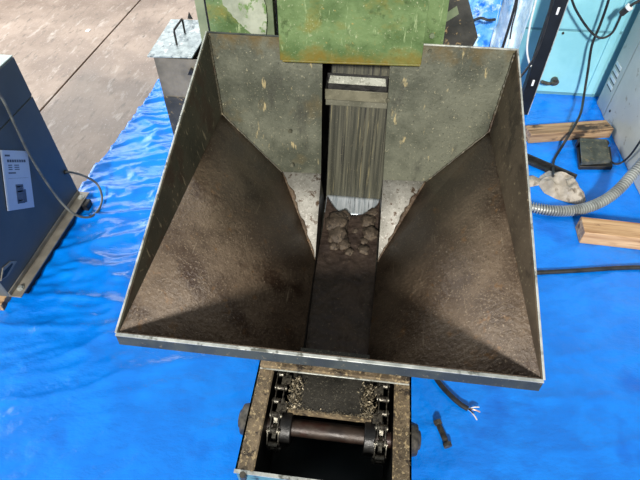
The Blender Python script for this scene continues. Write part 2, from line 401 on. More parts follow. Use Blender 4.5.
MB().box(-.225, -.19, 1.60, 1.742, .345, .384).build('slot_floor', 'black', ev)
# flight on the lift plate
def on_plate(px, py):
    # meet the inclined plate
    d = ray(px, py); n = en; t = (E0-CAM).dot(n)/d.dot(n); return CAM+d*t
fc = on_plate(356, 95.5); s0 = (fc-E0).dot(ed)
def pl(x, s, h): return E0+V(x, 0, 0)+ed*s+en*h
fx0, fx1 = -.200, .054
fl = MB()
fl.prism([pl(fx0-.002, s0-.045, .005), pl(fx1+.004, s0-.045, .005), pl(fx1+.004, s0+.0, .005), pl(fx0-.002, s0, .005)], en*.006)
fl = fl.build('flight', 'flight', mc, bevel=.0015); fl['label'] = 'steel carrying flight across the lift plate'
MB().prism([pl(fx0, s0, .008), pl(fx1, s0, .008), pl(fx1, s0+.010, .062), pl(fx0, s0+.010, .062)], ed*.006).build('flight_shelf', 'flight', fl)
MB().prism([pl(fx0, s0-.004, .060), pl(fx1, s0-.004, .060), pl(fx1, s0+.040, .068), pl(fx0, s0+.040, .068)], en*.006).build('flight_lip', 'flightlip', fl, bevel=.0015)
s1 = (on_plate(356, 76)-E0).dot(ed)
MB().prism([pl(fx0+.006, s0+.048, .010), pl(fx1-.008, s0+.048, .010), pl(fx1-.014, s1, .012), pl(fx0+.014, s1, .012)], en*.004).build('flight_back', 'flightback', fl, bevel=.001)
MB().prism([pl(fx0+.002, s0+.008, .004), pl(fx1-.002, s0+.008, .004), pl(fx1-.002, s1+.008, .004), pl(fx0+.002, s1+.008, .004)], en*.005).build('flight_pocket_shade', 'black', fl)  # black plate standing in for the shade inside the pocket
for x in (fx0, fx1-.005):
    MB().prism([pl(x, s0, .01), pl(x, s1, .01), pl(x, s0+.040, .066), pl(x, s0, .062)], (.005, 0, 0)).build('flight_end', 'black', fl)
# polished bend piece at the foot of the lift plate
MB().grid(lambda u, v: V(-.180+.253*u, 1.738-.10*v, .395+.018*(1-v)**2+.004), 12, 8).build('bend_plate', 'silver', mc, solid=.003)

# sludge bed with a scooped back edge, over the conveyor pan
def bed(u, v):
    x = -.176+.246*u
    yb = 1.732-.095*math.sin(math.pi*u)**.7
    y = .87+(yb-.87)*v
    h = .014+.010*noise.noise(V(x*14, y*10, 2))+.006*noise.noise(V(x*45, y*45, 5))
    h += .030*max(0, (v-.8)/.2)*abs(2*u-1)
    if v > .985: h = .010
    return V(x, y, ZB+max(.004, h))
sb = MB().grid(bed, 36, 110)
top_mesh(sb, 'sludge_bed', 'sludge', 'dark wet sludge lying along the trough floor of the hopper', 'sludge', (-.05, 1.25, ZB), smooth=60)['kind'] = 'stuff'
# clods
clods = [(338, 225, 26), (337, 236, 22), (344, 216, 15), (368, 222, 17), (370, 234, 17), (344, 245, 13), (349, 252, 9), (364, 250, 11), (364, 241, 8), (329, 214, 8), (374, 213, 12), (334, 246, 10), (356, 231, 8)]
for i, (px, py, w) in enumerate(clods):
    c = F(px, py, ZB+.018); r = w*.0047/2*.9
    bm = bmesh.new(); bmesh.ops.create_icosphere(bm, subdivisions=3, radius=1)
    for v in bm.verts:
        k = 1+.35*noise.noise(v.co*1.6+V(i*3.1, 0, 0))+.16*noise.noise(v.co*5+V(0, i, 0))
        v.co = V(v.co.x*r*k, v.co.y*r*k*1.1, v.co.z*r*k*.55)
    me = bpy.data.meshes.new('sludge_clod'); bm.to_mesh(me); bm.free()
    for p in me.polygons: p.use_smooth = True
    me.materials.append(M['clod'])
    o = bpy.data.objects.new('sludge_clod', me); scene.collection.objects.link(o)
    o.location = (c.x, c.y, ZB+.012+r*.3)
    tag(o, {0: 'largest brown sludge lump beside the left wall of the hopper trough', 1: 'big brown sludge lump directly in front of the largest one'}.get(i, 'small brown lump of dried sludge at the back of the hopper trough'), 'clod', 'lumps in the hopper trough')

# ---- green hood and casing
hd = MB().prism([V(-.371, 1.762, 1.068), V(.163, 1.762, 1.083), V(.150, 1.762, 1.62), V(-.366, 1.762, 1.62)], (0, .008, 0)).build('hood', 'hoodgreen', mc, bevel=.002)
hd['label'] = 'scuffed green sheet metal hood'
MB().box(-.366, -.360, 1.77, 2.35, 1.16, 1.62).build('hood_side', 'green', hd)
MB().box(.144, .150, 1.77, 2.35, 1.16, 1.62).build('hood_side', 'green', hd)
MB().box(-.366, .150, 1.762, 2.35, 1.62, 1.628).build('hood_top', 'green', hd)
MB().tube(curve([V(-.36, 1.758, 1.069), V(-.1, 1.758, 1.076), V(.16, 1.758, 1.084)], 10), .004, 6).build('hood_hem', 'hoodgreen', hd)
# right-hand flange strip behind the hood
fs = MB().prism([PY(412, 50, 1.85), PY(442, 50, 1.85), PY(446, 0, 1.85)+V(0, 0, .3), PY(412, 0, 1.85)+V(0, 0, .3)], (0, .01, 0)).build('hood_flange', 'green', mc)
c = PY(432, 35, 1.848)
MB().cyl(c, c+V(0, -.010, 0), .010, 6).build('flange_bolt', 'greygreen', fs)
# left casing door
gx0, gx1 = -.672, -.432
cs = MB().box(gx0-.045, gx1+.02, 1.885, 2.4, .25, 1.62).build('drive_casing', 'greygreen', mc, bevel=.003)
cs['label'] = 'green drive casing with peeled paint'
MB().box(gx0+.004, gx1-.012, 1.872, 1.885, .9, 1.6).build('casing_door', 'green', cs, bevel=.002)
MB().box(gx0-.006, gx0+.002, 1.88, 1.886, .9, 1.6).build('door_gap', 'black', cs)
MB().box(gx1+.022, gx1+.06, 1.93, 1.94, .5, 1.6).build('casing_gap', 'black', cs)
# ragged area of lost paint on the door
peel_px = [(221, -6), (262, -6), (266, 6), (267, 20), (266, 34), (252, 34), (247, 30), (244, 28), (241, 24), (238, 22), (236, 19), (233, 17), (231, 13), (228, 11), (227, 8), (223, 5)]
MB().prism([PY(x, y, 1.872) for x, y in peel_px], (0, -.0012, 0)).build('bare_patch', 'peel', cs)
# dark flap on the right with a bracket
YF = 1.97
fp = MB().prism([PY(436, 52, YF), PY(470, 52, YF), PY(478, 37, YF), PY(468, -2, YF), PY(461, -40, YF), PY(440, -40, YF)], (0, .006, 0)).build('side_flap', 'flap', mc)
MB().prism([PY(439, 18, YF-.004), PY(457, 6, YF-.004), PY(459, 14, YF-.004), PY(440, 26, YF-.004)], (0, .004, 0)).build('flap_bracket', 'greygreen', fp)
MB().prism([PY(436, 52, YF), PY(470, 52, YF), PY(470, 52, YF)+V(0, 0, -.9), PY(436, 52, YF)+V(0, 0, -.9)], (0, .006, 0)).build('flap_stay', 'flap', fp)

# ---- tail housing in front
ZH = .47
hs = MB()
hs.box(-.308, -.252, .455, .86, ZH-.006, ZH).box(-.308, -.302, .455, .86, .12, ZH).box(-.262, -.255, .455, .86, .12, ZH+.004)
hs = hs.build('tail_housing', 'rail', mc)
hs['label'] = 'debris coated tail housing of the conveyor'
MB().box(.152, .208, .455, .86, ZH-.006, ZH).box(.202, .208, .455, .86, .12, ZH).box(.156, .163, .455, .86, .12, ZH+.004).build('side_rail', 'rail', hs)
MB().box(-.300, .200, .785, .845, ZH+.001, ZH+.022).build('cross_bar', 'rail', hs, bevel=.003)
MB().box(-.300, .200, .781, .786, ZH+.004, ZH+.009).build('cross_bar_lip', 'edge', hs, bevel=.001)
MB().box(-.302, .202, .447, .455, .12, ZH-.004).build('end_plate', 'pitteal', hs)
MB().box(-.310, .210, .446, .4565, ZH-.004, ZH+.001).build('end_plate_edge', 'edge', hs)
MB().box(-.302, .202, .455, 1.75, .11, .12).build('pit_floor', 'pit', hs)
MB().box(-.302, -.2955, .86, 1.75, .12, .36).build('side_skirt', 'black', hs)
MB().box(.1955, .202, .86, 1.75, .12, .36).build('side_skirt', 'black', hs)
MB().box(-.2545, -.2525, .456, .86, .12, ZH-.01).build('inner_wall', 'black', hs)
MB().box(.1525, .1555, .456, .86, .12, ZH-.01).build('inner_wall', 'black', hs)
MB().box(-.25, .15, .4555, .458, .12, ZH-.01).build('inner_wall', 'black', hs)
MB().box(-.255, .156, .87, .88, .12, .37).build('inner_bulkhead', 'black', hs)
for x in (-.29, .165):
    for y in (.60, 1.60):
        MB().box(x, x+.04, y, y+.04, .006, .115).build('leg', 'black', mc)
for x0, x1 in ((-.66, -.235), (.115, .5)):
    MB().box(x0, x1, 1.86, 1.88, .3, 1.05).build('rear_brace', 'black', mc)
for x in (-.62, .44):
    MB().box(x, x+.05, 1.80, 1.86, .006, .78).build('support_post', 'black', mc)
k = F(243, 476, ZH)
MB().cyl(k+V(0, 0, -.02), k+V(0, 0, .012), .010, 8).build('eye_bolt', 'boltsteel', hs)
# bolts on corners of rails
for p in ((-.285, .815), (.18, .815)):
    MB().cyl(V(p[0], p[1], ZH+.02), V(p[0], p[1], ZH+.034), .009, 6).build('rail_bolt', 'boltsteel', hs)
# bearings
YS = F(330, 432, .37).y; ZS = .372
def bearing(x0, x1):
    m = MB(); m.cyl(V(x0, YS, ZS+.02), V(x1, YS, ZS+.02), .056, 24, .048)
    m.cyl(V(x1, YS, ZS+.02), V(x1+(x1-x0)*.35, YS, ZS+.02), .032, 20, .028)
    return m.build('bearing', 'boltsteel', mc, bevel=.002)
bearing(-.308, -.336); bearing(.208, .236)
MB().cyl(V(-.30, YS, ZS), V(.20, YS, ZS), .029, 20).build('tail_shaft', 'shaft', mc)
CXL = (F(287, 372, .43).x+F(269, 440, .43).x)/2
CXR = (F(383, 385, .43).x+F(381, 440, .43).x)/2
RS = .066
for x, sgn in ((CXL, 1), (CXR, -1)):
    m = MB(); m.cyl(V(x+sgn*.016, YS, ZS), V(x+sgn*.052, YS, ZS), .062, 28)
    sp = m.build('sprocket_hub', 'black', mc, bevel=.002)
    m = MB()
    prof = []
    for i in range(24):
        a = 2*math.pi*i/24; r = RS*.96 if i % 2 == 0 else RS*.78
        prof.append(V(x-.006, YS+math.cos(a)*r, ZS+math.sin(a)*r))
    m.prism(prof, (.012, 0, 0)); m.build('tooth_ring', 'chain', sp)
# chains
PITCHC = .048
def chain_path(s):
    """s from the back along the top run, then round the sprocket to the underside"""
    L0 = .885-YS
    if s < L0: return V(0, .885-s, ZS+RS), V(0, -1, 0)
    a = (s-L0)/RS
    if a < math.pi:
        return V(0, YS-math.sin(a)*RS, ZS+math.cos(a)*RS), V(0, -math.cos(a), -math.sin(a))
    return V(0, YS+(a-math.pi)*RS, ZS-RS), V(0, 1, 0)
def make_link(outer):
    m = MB(); w = .016 if outer else .011; hh = .011
    for sx in (-1, 1):
        pts = []
        for i in range(7):
            a = math.pi/2-math.pi*i/6; pts.append(V(sx*w, PITCHC/2+math.cos(a)*hh, math.sin(a)*hh))
        for i in range(7):
            a = -math.pi/2-math.pi*i/6; pts.append(V(sx*w, -PITCHC/2+math.cos(a)*hh, math.sin(a)*hh))
        m.prism(pts, (sx*.003, 0, 0))
    if outer:
        for y in (-PITCHC/2, PITCHC/2): m.cyl(V(-.022, y, 0), V(.022, y, 0), .004, 8)
    else:
        for y in (-PITCHC/2, PITCHC/2): m.cyl(V(-.011, y, 0), V(.011, y, 0), .0095, 10)
    o = m.build('chain_link', 'chain'); me = o.data; bpy.data.objects.remove(o); return me
links = [make_link(True), make_link(False)]
def make_att():
    m = MB(); m.box(0, .030, -.017, .017, .008, .011); m.cyl(V(.019, 0, .011), V(.019, 0, .015), .006, 8)
    o = m.build('chain_attachment', 'chain'); me = o.data; bpy.data.objects.remove(o); return me
att = make_att()
rootloc = wloc(mc)
for x, sgn in ((CXL, 1), (CXR, -1)):
    ch = bpy.data.objects.new('drive_chain', links[0]); scene.collection.objects.link(ch); ch.parent = mc
    chw = None
    for i in range(11):
        p, d = chain_path((i+.5)*PITCHC); p = V(x, p.y, p.z)
        yv = -d; zv = V(1, 0, 0).cross(yv)
        mw = Matrix(((1, 0, 0), (0, yv.y, zv.y), (0, yv.z, zv.z)))
        if i == 0:
            o = ch; o.location = p-rootloc; chw = p
        else:
            o = bpy.data.objects.new('chain_link', links[i % 2]); scene.collection.objects.link(o)
            o.parent = ch; o.location = p-chw; o.rotation_euler = mw.to_euler()
        if i % 2 == 0 and i < 5:
            a = bpy.data.objects.new('chain_attachment', att); scene.collection.objects.link(a)
            a.parent = ch; a.location = p-chw; a.rotation_euler = (0, 0, 0 if sgn > 0 else math.pi)
# conveyor pan showing in the tail housing
ya = F(330, 416, .43).y
pan = MB().box(CXL+.034, CXR-.034, ya, .90, .432, .438).build('conveyor_pan', 'belt', mc, bevel=.001)
MB().box(CXL+.034, CXR-.034, ya-.004, ya+.006, .418, .4385).build('pan_edge', 'rail', pan)

# loose swarf: tiny curled chips along the pan edges and on the bars
sw = MB()
def chip(x, y, z, l):
    a = random.uniform(0, math.pi); t = random.uniform(-.7, .7)
    d = V(math.cos(a)*math.cos(t), math.sin(a)*math.cos(t), math.sin(t))*l
    s_ = d.cross(V(random.uniform(-1, 1), random.uniform(-1, 1), 1)).normalized()*l*random.uniform(.12, .3)
    c = V(x, y, z); b_ = d.cross(s_).normalized()*l*.25
    sw.add([c-d*.5-s_*.5, c-d*.5+s_*.5, c+s_*.5+b_, c-s_*.5+b_, c+d*.5-s_*.5, c+d*.5+s_*.5], [(0, 1, 2, 3), (3, 2, 5, 4)])
for i in range(520):
    side = random.random() < .5
    x = random.gauss(CXL+.052, .012) if side else random.gauss(CXR-.050, .012)
    chip(x, random.uniform(ya, .78), .444+random.random()*.012, random.uniform(.004, .016))
for i in range(160): chip(random.uniform(CXL+.035, CXR-.035), ya+abs(random.gauss(0, .006)), .443, random.uniform(.003, .009))
for i in range(420):
    chip(random.uniform(-.29, .19), random.uniform(.788, .843), ZH+.0235, random.uniform(.002, .007))
for i in range(420):
    x = random.uniform(-.305, -.265) if i % 2 else random.uniform(.166, .205)
    chip(x, random.uniform(.47, .78), ZH+.0015, random.uniform(.002, .006))
sw = top_mesh(sw, 'metal_swarf', 'chips', 'pale metal shavings scattered over the conveyor tail and its chains', 'shavings', (-.05, .68, .43), smooth=0)
sw['kind'] = 'stuff'

# ================================================================== LIDDED BIN
ZL = .75
bn = thing('scrap_bin', 'tall dull steel bin with bright brushed lid left of the hopper', 'bin', (-1.07, 2.55, .006))
bx0, bx1, by0, by1 = -1.165, -.90, 2.335, 2.78
m = MB()
m.box(bx0, bx1, by0, by0+.006, .006, ZL-.012).box(bx0, bx1, by1-.006, by1, .006, ZL-.012)
m.box(bx0, bx0+.006, by0+.0061, by1-.0061, .006, ZL-.012).box(bx1-.006, bx1, by0+.0061, by1-.0061, .006, ZL-.012).box(bx0, bx1, by0, by1, .006, .014)
m.build('bin_body', 'binwall', bn)
MB().box(bx0, bx1, by0-.004, by0-.0005, .008, PY(165, 96, by0).z).build('bin_lower_band', 'flap', bn)  # darker band across the lower front of the bin
lid = [F(147, 56, ZL), F(171, 19, ZL), F(202, 20, ZL), F(200, 30, ZL), F(205, 36, ZL), F(192, 57, ZL)]
ld = MB().prism(lid, (0, 0, -.008)).build('lid', 'galv', bn, bevel=.0015)
h0 = F(177, 45, ZL); h1 = F(185, 33, ZL)
MB().tube([h0, h0+V(0, 0, .075), h0+V(0, 0, .08)+(h1-h0)*.05, h1+V(0, 0, .08)-(h1-h0)*.05, h1+V(0, 0, .075), h1], .006, 8).build('lid_handle', 'rubber', ld)
c = F(190, 19, ZL)
MB().prism([c+V(-.015, 0, 0), c+V(.015, 0, 0), c+V(0, 0, .04)], (0, .006, 0)).build('lid_tab', 'rubber', ld)
c = PY(192, 71, by0)
MB().prism([c+V(-.02, -.002, -.012), c+V(.015, -.002, -.012), c+V(.015, -.002, .012), c+V(.0, -.002, .022)], (0, -.02, 0)).build('bin_catch', 'rubber', bn)

# ================================================================== LEFT CABINET
lc = thing('control_cabinet', 'low slate blue control cabinet with notice sheet on its side at left', 'cabinet', (-2.0, 1.6, .006))
lx = -1.66; ly0, ly1 = 1.225, 1.968; lz = .905
MB().box(-2.4, lx-.002, ly0, ly1, .05, lz-.006).build('cabinet_body', 'slate', lc, bevel=.003)
MB().box(-2.4, lx, ly0-.002, ly1+.002, lz-.006, lz).build('cabinet_top', 'palegreen', lc, bevel=.002)
MB().box(lx-.002, lx+.003, ly0, ly1, .70, lz-.008).build('upper_panel', 'slate', lc, bevel=.0015)
MB().box(lx-.002, lx+.003, ly0, ly1, .06, .694).build('lower_panel', 'slate', lc, bevel=.0015)
br = MB().box(lx-.01, lx+.058, ly0+.0, ly1+.015, .052, .060).box(lx+.003, lx+.009, ly0, ly1, .06, .085).build('base_rail', 'railgrey', lc, bevel=.0015)
MB().box(lx-.01, lx+.05, ly0+.05, ly1-.05, .010, .052).build('base_skid', 'rubber', lc)
for y in (ly0+.05, ly1-.035):
    MB().cyl(V(lx+.03, y, .06), V(lx+.03, y, .072), .011, 6).cyl(V(lx+.03, y, .06), V(lx+.03, y, .063), .017, 14).build('anchor_bolt', 'edge', br)
MB().box(lx+.03, lx+.085, ly1-.09, ly1-.03, .008, .052).build('levelling_foot', 'rubber', lc, bevel=.006)
# pull slot at the near lower corner
c = PX(9, 268, lx+.003)
MB().prism([PX(0, 281, lx+.003), PX(2, 268, lx+.003), PX(10, 261, lx+.003), PX(16, 261, lx+.003), PX(7, 276, lx+.003)], (.006, 0, 0)).build('pull_slot', 'railgrey', lc)
MB().prism([PX(2, 279, lx+.009), PX(4, 271, lx+.009), PX(12, 263, lx+.009), PX(13, 264, lx+.009), PX(6, 276, lx+.009)], (.001, 0, 0)).build('slot_opening', 'rubber', lc)
for i in range(2):
    g = PX(0 if i else 66, 120 if i else 172, lx)
MB().cyl(PX(65, 172, lx+.003), PX(65, 172, lx+.003)+V(.012, 0, 0), .012, 14).build('cable_gland', 'rubber', lc)
# notice sheet
ns = [PX(0, 150, lx+.006), PX(27, 151, lx+.006), PX(34, 207, lx+.006), PX(7.5, 211, lx+.006)]
nroot = thing('notice_sheet', 'pale printed notice sheet with a small picture stuck on the slate blue cabinet', 'notice', ns[3])
MB().prism(ns, (.0025, 0, 0)).build('sheet', 'paper', nroot)
def on_sheet(u, v): return (ns[0].lerp(ns[1], u)).lerp(ns[3].lerp(ns[2], u), v)+V(.0027, 0, 0)
def print_mark(u0, u1, v0, v1, m_='ink'):
    MB().prism([on_sheet(u0, v0), on_sheet(u1, v0), on_sheet(u1, v1), on_sheet(u0, v1)], (.0004, 0, 0)).build('print_mark', m_, nroot)
print_mark(.12, .30, .07, .10)
for i in range(8): print_mark(.18+i*.088, .25+i*.088, .15, .195)
for r in range(3):
    print_mark(.20, .34, .235+r*.035, .252+r*.035); print_mark(.42, .60, .235+r*.035, .252+r*.035)
print_mark(.18, .45, .36, .385)
print_mark(.15, .9, .46, .464)
print_mark(.38, .66, .57, .90); print_mark(.66, .74, .66, .89)
print_mark(.42, .62, .60, .62, 'paper'); print_mark(.42, .62, .68, .70, 'paper'); print_mark(.42, .62, .84, .86, 'paper')
print_mark(.0, .06, .0, 1.0, 'white')
# cable over the cabinet side
cp = [PX(-12, 78, lx+.03), PX(3, 100, lx+.02), PX(15, 125, lx+.02), PX(28, 152, lx+.02), PX(45, 180, lx+.03), PX(62, 203, lx+.045), PX(76, 215, lx+.10),
      PX(90, 217, lx+.14), PX(99, 209, lx+.15), PX(102, 197, lx+.14), PX(97, 184, lx+.10), PX(84, 176, lx+.06), PX(72, 172.5, lx+.03), PX(65, 172, lx+.01)]
top_mesh(MB().tube(curve(cp, 10), .0065, 8), 'looped_cable', 'greycable', 'grey cable looping off the side of the slate blue cabinet', 'cable', cp[7])
# timber under the cabinet
tp = F(9, 306, .03)
top_mesh(MB().box(-2.35, -1.68, ly0-.055, ly0+.035, .008, .05), 'timber_block', 'wood', 'orange toned timber end under the near edge of the slate blue cabinet', 'timber', (-2.0, ly0, .008), bevel=.003)

# ================================================================== RIGHT CABINET
rx = 1.62; ry0, ry1 = 2.27, 3.42
rc = thing('machine_cabinet', 'grey ivory sheet metal machine cabinet with louvre slots at right edge', 'cabinet', (2.0, 2.85, .006))
MB().box(rx+.004, 2.4, ry0, ry1, .006, 1.5).build('cabinet_body', 'ivory', rc, bevel=.003)
MB().box(rx, rx+.005, ry0, 3.232, .02, 1.49).build('side_panel', 'ivory', rc, bevel=.002)
pn = MB().box(rx, rx+.005, 3.238, ry1-.004, .02, 1.49).build('louvre_panel', 'ivory', rc, bevel=.002)
for i in range(4):
    a = PX(609.5+i*2.9, 87-i*6.5, rx)
    MB().prism([a+V(0, -.05, 0), a+V(0, .05, 0), a+V(0, .05, .022), a+V(0, -.05, .022)], (-.003, 0, 0)).build('louvre', 'white', pn)
    MB().prism([a+V(-.001, -.05, -.010), a+V(-.001, .05, -.010), a+V(-.001, .05, 0), a+V(-.001, -.05, 0)], (-.001, 0, 0)).build('louvre_slot', 'rubber', pn)
c = PX(610, 111, rx)
MB().cyl(c+V(.001, 0, 0), c+V(-.003, 0, 0), .010, 12).build('panel_screw', 'rubber', rc)
MB().box(rx+.006, 2.39, ry0-.004, ry0, .02, 1.49).build('end_panel', 'ivory', rc)

# ================================================================== PALE CYAN MACHINE
ty = 3.5
tm = thing('machine_enclosure', 'pale cyan machine enclosure with lever handle behind the dark post', 'enclosure', (1.5, 3.8, .006))
MB().box(0.95, 2.6, ty+.006, 4.3, .006, 1.7).build('enclosure_body', 'cyan', tm)
zs = PY(560, 30, ty).z
MB().box(0.95, 1.52, ty, ty+.008, .03, zs-.008).build('lower_door', 'cyan', tm, bevel=.003)
MB().box(0.95, 1.52, ty, ty+.008, zs+.008, 1.69).build('upper_door', 'cyan', tm, bevel=.003)
MB().box(0.95, 1.62, ty+.004, ty+.007, zs-.009, zs+.009).build('door_seam', 'cyandark', tm)
MB().box(1.55, 1.60, ty-.004, ty+.008, .03, 1.69).build('door_post', 'cyan', tm, bevel=.003)
MB().box(0.95, 1.62, ty-.001, ty+.007, .006, .03).build('kick_strip', 'cyandark', tm)
hc = PY(554.5, 80.5, ty-.01); he = PY(541, 81.5, ty-.05)
MB().cyl(hc+V(0, .014, 0), hc+V(0, -.03, 0), .026, 18).tube(curve([hc+V(0, -.03, 0), hc.lerp(he, .5)+V(0, -.03, -.004), he], 6), .013, 10).build('lever_handle', 'boltsteel', tm)
c = PY(563, 33, ty-.002)
MB().cyl(c+V(0, .004, 0), c+V(0, -.006, 0), .008, 10).build('screw', 'boltsteel', tm)

# ================================================================== DARK POST
pz = 3.2
pp = PY(562, 0, pz); pxx = 1.058
pr = thing('rack_post', 'dark navy steel upright post standing behind the right side of the hopper', 'post', (pxx, pz, .006))
MB().box(pxx-.040, pxx+.036, pz-.003, pz+.003, .006, 2.3).box(pxx-.040, pxx-.034, pz, pz+.06, .006, 2.3).box(pxx+.030, pxx+.036, pz, pz+.06, .006, 2.3).build('upright', 'navy', pr, bevel=.001)
MB().box(pxx+.0365, pxx+.041, pz-.004, pz+.06, .006, 2.3).build('bare_edge', 'edge', pr)
for px, py in ((558, 11), (533, 83)):
    c = PY(px, py, pz-.004)
    MB().box(c.x-.007, c.x+.007, pz-.005, pz-.003, c.z-.022, c.z+.022).build('slot_hole', 'white', pr, bevel=.002)
MB().box(pxx-.045, pxx+.04, pz-.004, pz+.065, .006, .012).build('foot_plate', 'navy', pr)

# ================================================================== WRAPPED GOODS BEHIND
def crumple(p, n, amp, seed):
    return p+n*amp*(noise.noise(V(p.x*7, p.y*7, p.z*5+seed))+.6*noise.noise(V(p.x*17, p.y*17, p.z*13+seed))+.4*(1-2*abs(noise.noise(V(p.x*11, p.z*9, seed)))))
wy = 3.35
def wrap_fn(u, v):
    # an arched cover: front face, over the top
    x = .10+(PY(501, 20, 3.3).x-.10)*u
    s = v*2.0
    if s < .95: p = V(x, wy+.06*s, .01+s); n = V(0, -1, 0)
    else: p = V(x, wy+.057+(s-.95)*.8, .96+.04*math.sin((s-.95)*3)); n = V(0, -.3, 1)
    return crumple(p, n, .035, 3.0)
w = MB().grid(wrap_fn, 50, 110)
top_mesh(w, 'wrapped_crate', 'wrap', 'crate wrapped in crumpled light blue sheeting beyond the hopper', 'crate', (.45, 3.6, .006), smooth=180, solid=.004)
def sheet_fn(u, v):
    xa = PY(499, 20, 3.3).x; xb = PY(527, 20, 3.3).x
    x = xa+(xb-xa)*u
    z = .01+1.25*v
    p = V(x, 3.30+.06*math.sin(u*9+v*2)+.03*math.sin(u*23)*v+.05*v, z)
    return crumple(p, V(0, -1, 0), .022, 8.0)
w = MB().grid(sheet_fn, 40, 100)
top_mesh(w, 'plastic_sheet', 'clear', 'cloudy plastic sheet hanging between the blue wrapped crate and dark post', 'sheet', (.88, 3.33, .006), smooth=180, solid=.002)
# strap across the wrapped crate
st = [PY(474, 20, wy-.03), PY(481, 18, wy-.06), PY(488, 20, wy-.07), PY(495, 19.5, wy-.04)]
top_mesh(MB().tube(curve(st, 8), .009, 8), 'tie_cord', 'rubber', 'short dark cord tied round the light blue wrapped crate', 'cord', st[0])

# ================================================================== TIMBERS ON THE RIGHT
def timber(name, p0, p1, w, h, m_, label, group='timber baulks on the sheet'):
    p0 = Vector(p0); p1 = Vector(p1); d = p1-p0; L_ = d.length; ang = math.atan2(d.y, d.x)
    o = MB().box(0, L_, 0, w, 0, h).build(name, m_, bevel=.003)
    o.location = (p0.x, p0.y, .010); o.rotation_euler = (0, 0, ang)
    return tag(o, label, 'timber', group)
a = F(528, 143.5, .01); b = F(605, 138, .01); b = V(1.60, a.y+(b.y-a.y)*(1.60-a.x)/(b.x-a.x), 0)
timber('timber_baulk', a, b, .105, .072, 'wooddark', 'grimy timber baulk lying behind the foot pedal, butting the ivory cabinet')
a = F(579, 243, .01); b = F(640, 250, .01)
timber('timber_baulk', a, a+(b-a)*1.5, .12, .085, 'wood', 'clean pale timber baulk nearest the camera at right, beside the flexible conduit')

# ================================================================== FOOT PEDAL
pc = F(594, 165, .01)
fpd = thing('foot_pedal', 'dark iron foot pedal switch beside the grey ivory cabinet', 'pedal', (pc.x, pc.y+.1, .008))
q = [F(578, 170, .008), F(611, 170, .008), F(609, 150, .008), F(576, 148, .008)]
def quad(zz, P): return [V(p.x, p.y, zz) for p in P]
MB().prism(quad(.008, q), (0, 0, .028)).build('pedal_base', 'rubber', fpd, bevel=.004)
q2 = [F(582, 162, .07), F(611, 160, .07), F(607, 139, .085), F(580, 138, .085)]
MB().prism(q2, (0, 0, -.012)).build('treadle', 'pedal', fpd, bevel=.003)
MB().prism([q2[0], q2[1], q2[1]+V(0, -.004, -.022), q2[0]+V(0, -.004, -.022)], (0, .01, 0)).build('treadle_lip', 'pedal', fpd)
for p in ((q2[3]+q2[0]*0), (q2[2])):
    MB().box(p.x-.012, p.x+.012, p.y-.03, p.y, .03, p.z-.01).build('hinge_post', 'rubber', fpd)
# pedal lead rising along the cabinet
cp = [V(q[1].x-.01, q[1].y+.08, .03), F(616, 164, .02), PX(624, 161, 1.60), PX(632, 153, 1.60), PX(641, 140, 1.59), PX(655, 120, 1.59)]
top_mesh(MB().tube(curve(cp, 10), .006, 8), 'pedal_lead', 'rubber', 'thin black lead rising from the foot pedal up the ivory cabinet', 'cable', (cp[0].x, cp[0].y, .01))

# ================================================================== FLEXIBLE CONDUIT
hp = [F(500, 196, .04), F(520, 204, .04), F(540, 209, .045), F(560, 211, .045), F(582, 209, .05), F(603, 201, .08), F(618, 190, .12), F(632, 175, .18), F(645, 160, .24), F(665, 135, .32)]
path = curve(hp, 40)
rr = [.027+.0055*math.sin(i*math.pi/2.0) for i in range(len(path))]
# even arc spacing so the rings stay regular
acc = [0]
for i in range(1, len(path)): acc.append(acc[-1]+(path[i]-path[i-1]).length)
def at_len(s):
    for i in range(1, len(path)):
        if acc[i] >= s:
            t = (s-acc[i-1])/(acc[i]-acc[i-1]); return path[i-1].lerp(path[i], t)
    return path[-1]
step = .0036; n = int(acc[-1]/step)
pts = [at_len(i*step) for i in range(n)]
rad = [.024+.008*(1 if (i % 4) in (0, 1) else -.55) for i in range(n)]
top_mesh(MB().tube(pts, rad, 14), 'flexible_conduit', 'hose', 'ribbed grey flexible conduit curving across the blue sheet to the ivory cabinet', 'hose', (hp[3].x, hp[3].y, .008), smooth=60)

# ================================================================== RAG AND STRIP
outl = [F(x, y, .01) for x, y in ((537, 183), (540, 176), (546, 172), (556, 175), (566, 179), (574, 181), (579, 190), (586, 200), (583, 205), (570, 203), (556, 199), (544, 193))]
cen = sum(outl, V(0, 0, 0))/len(outl)
def rag_fn(u, v):
    a = u*len(outl); i = int(a) % len(outl); t = a-int(a)
    e = outl[i].lerp(outl[(i+1) % len(outl)], t)
    p = cen.lerp(e, v); h = .055*(1-v**2.4)
    h += (.026*noise.noise(V(p.x*18, p.y*18, 2))+.034*(1-2*abs(noise.noise(V(p.x*12+p.y*8, p.y*10-p.x*5, 6)))))*(1-v**4)
    return V(p.x, p.y, .010+max(0, h))
rag = MB().grid(rag_fn, 60, 16)
top_mesh(rag, 'crumpled_bag', 'cloth', 'crumpled pale grey cloth bag lying on the sheet near the conduit', 'bag', (cen.x, cen.y, .01), smooth=28)
a = F(523, 159, .02); b = F(574, 181, .02)
d = (b-a).normalized(); sd = V(-d.y, d.x, 0)
strip = MB().obox((a+b)/2+V(0, 0, .004), b-a, sd*.05, V(0, 0, .02)).obox((a+b)/2+sd*.02+V(0, 0, .02), b-a, sd*.012, V(0, 0, .03))
top_mesh(strip, 'black_angle_bar', 'rubber', 'short black angle bar lying behind the crumpled cloth bag', 'bar', ((a.x+b.x)/2, (a.y+b.y)/2, .01), bevel=.002)
outl2 = [F(x, y, .01) for x, y in ((520, 186), (524, 176), (534, 176), (541, 179), (540, 185), (530, 187))]
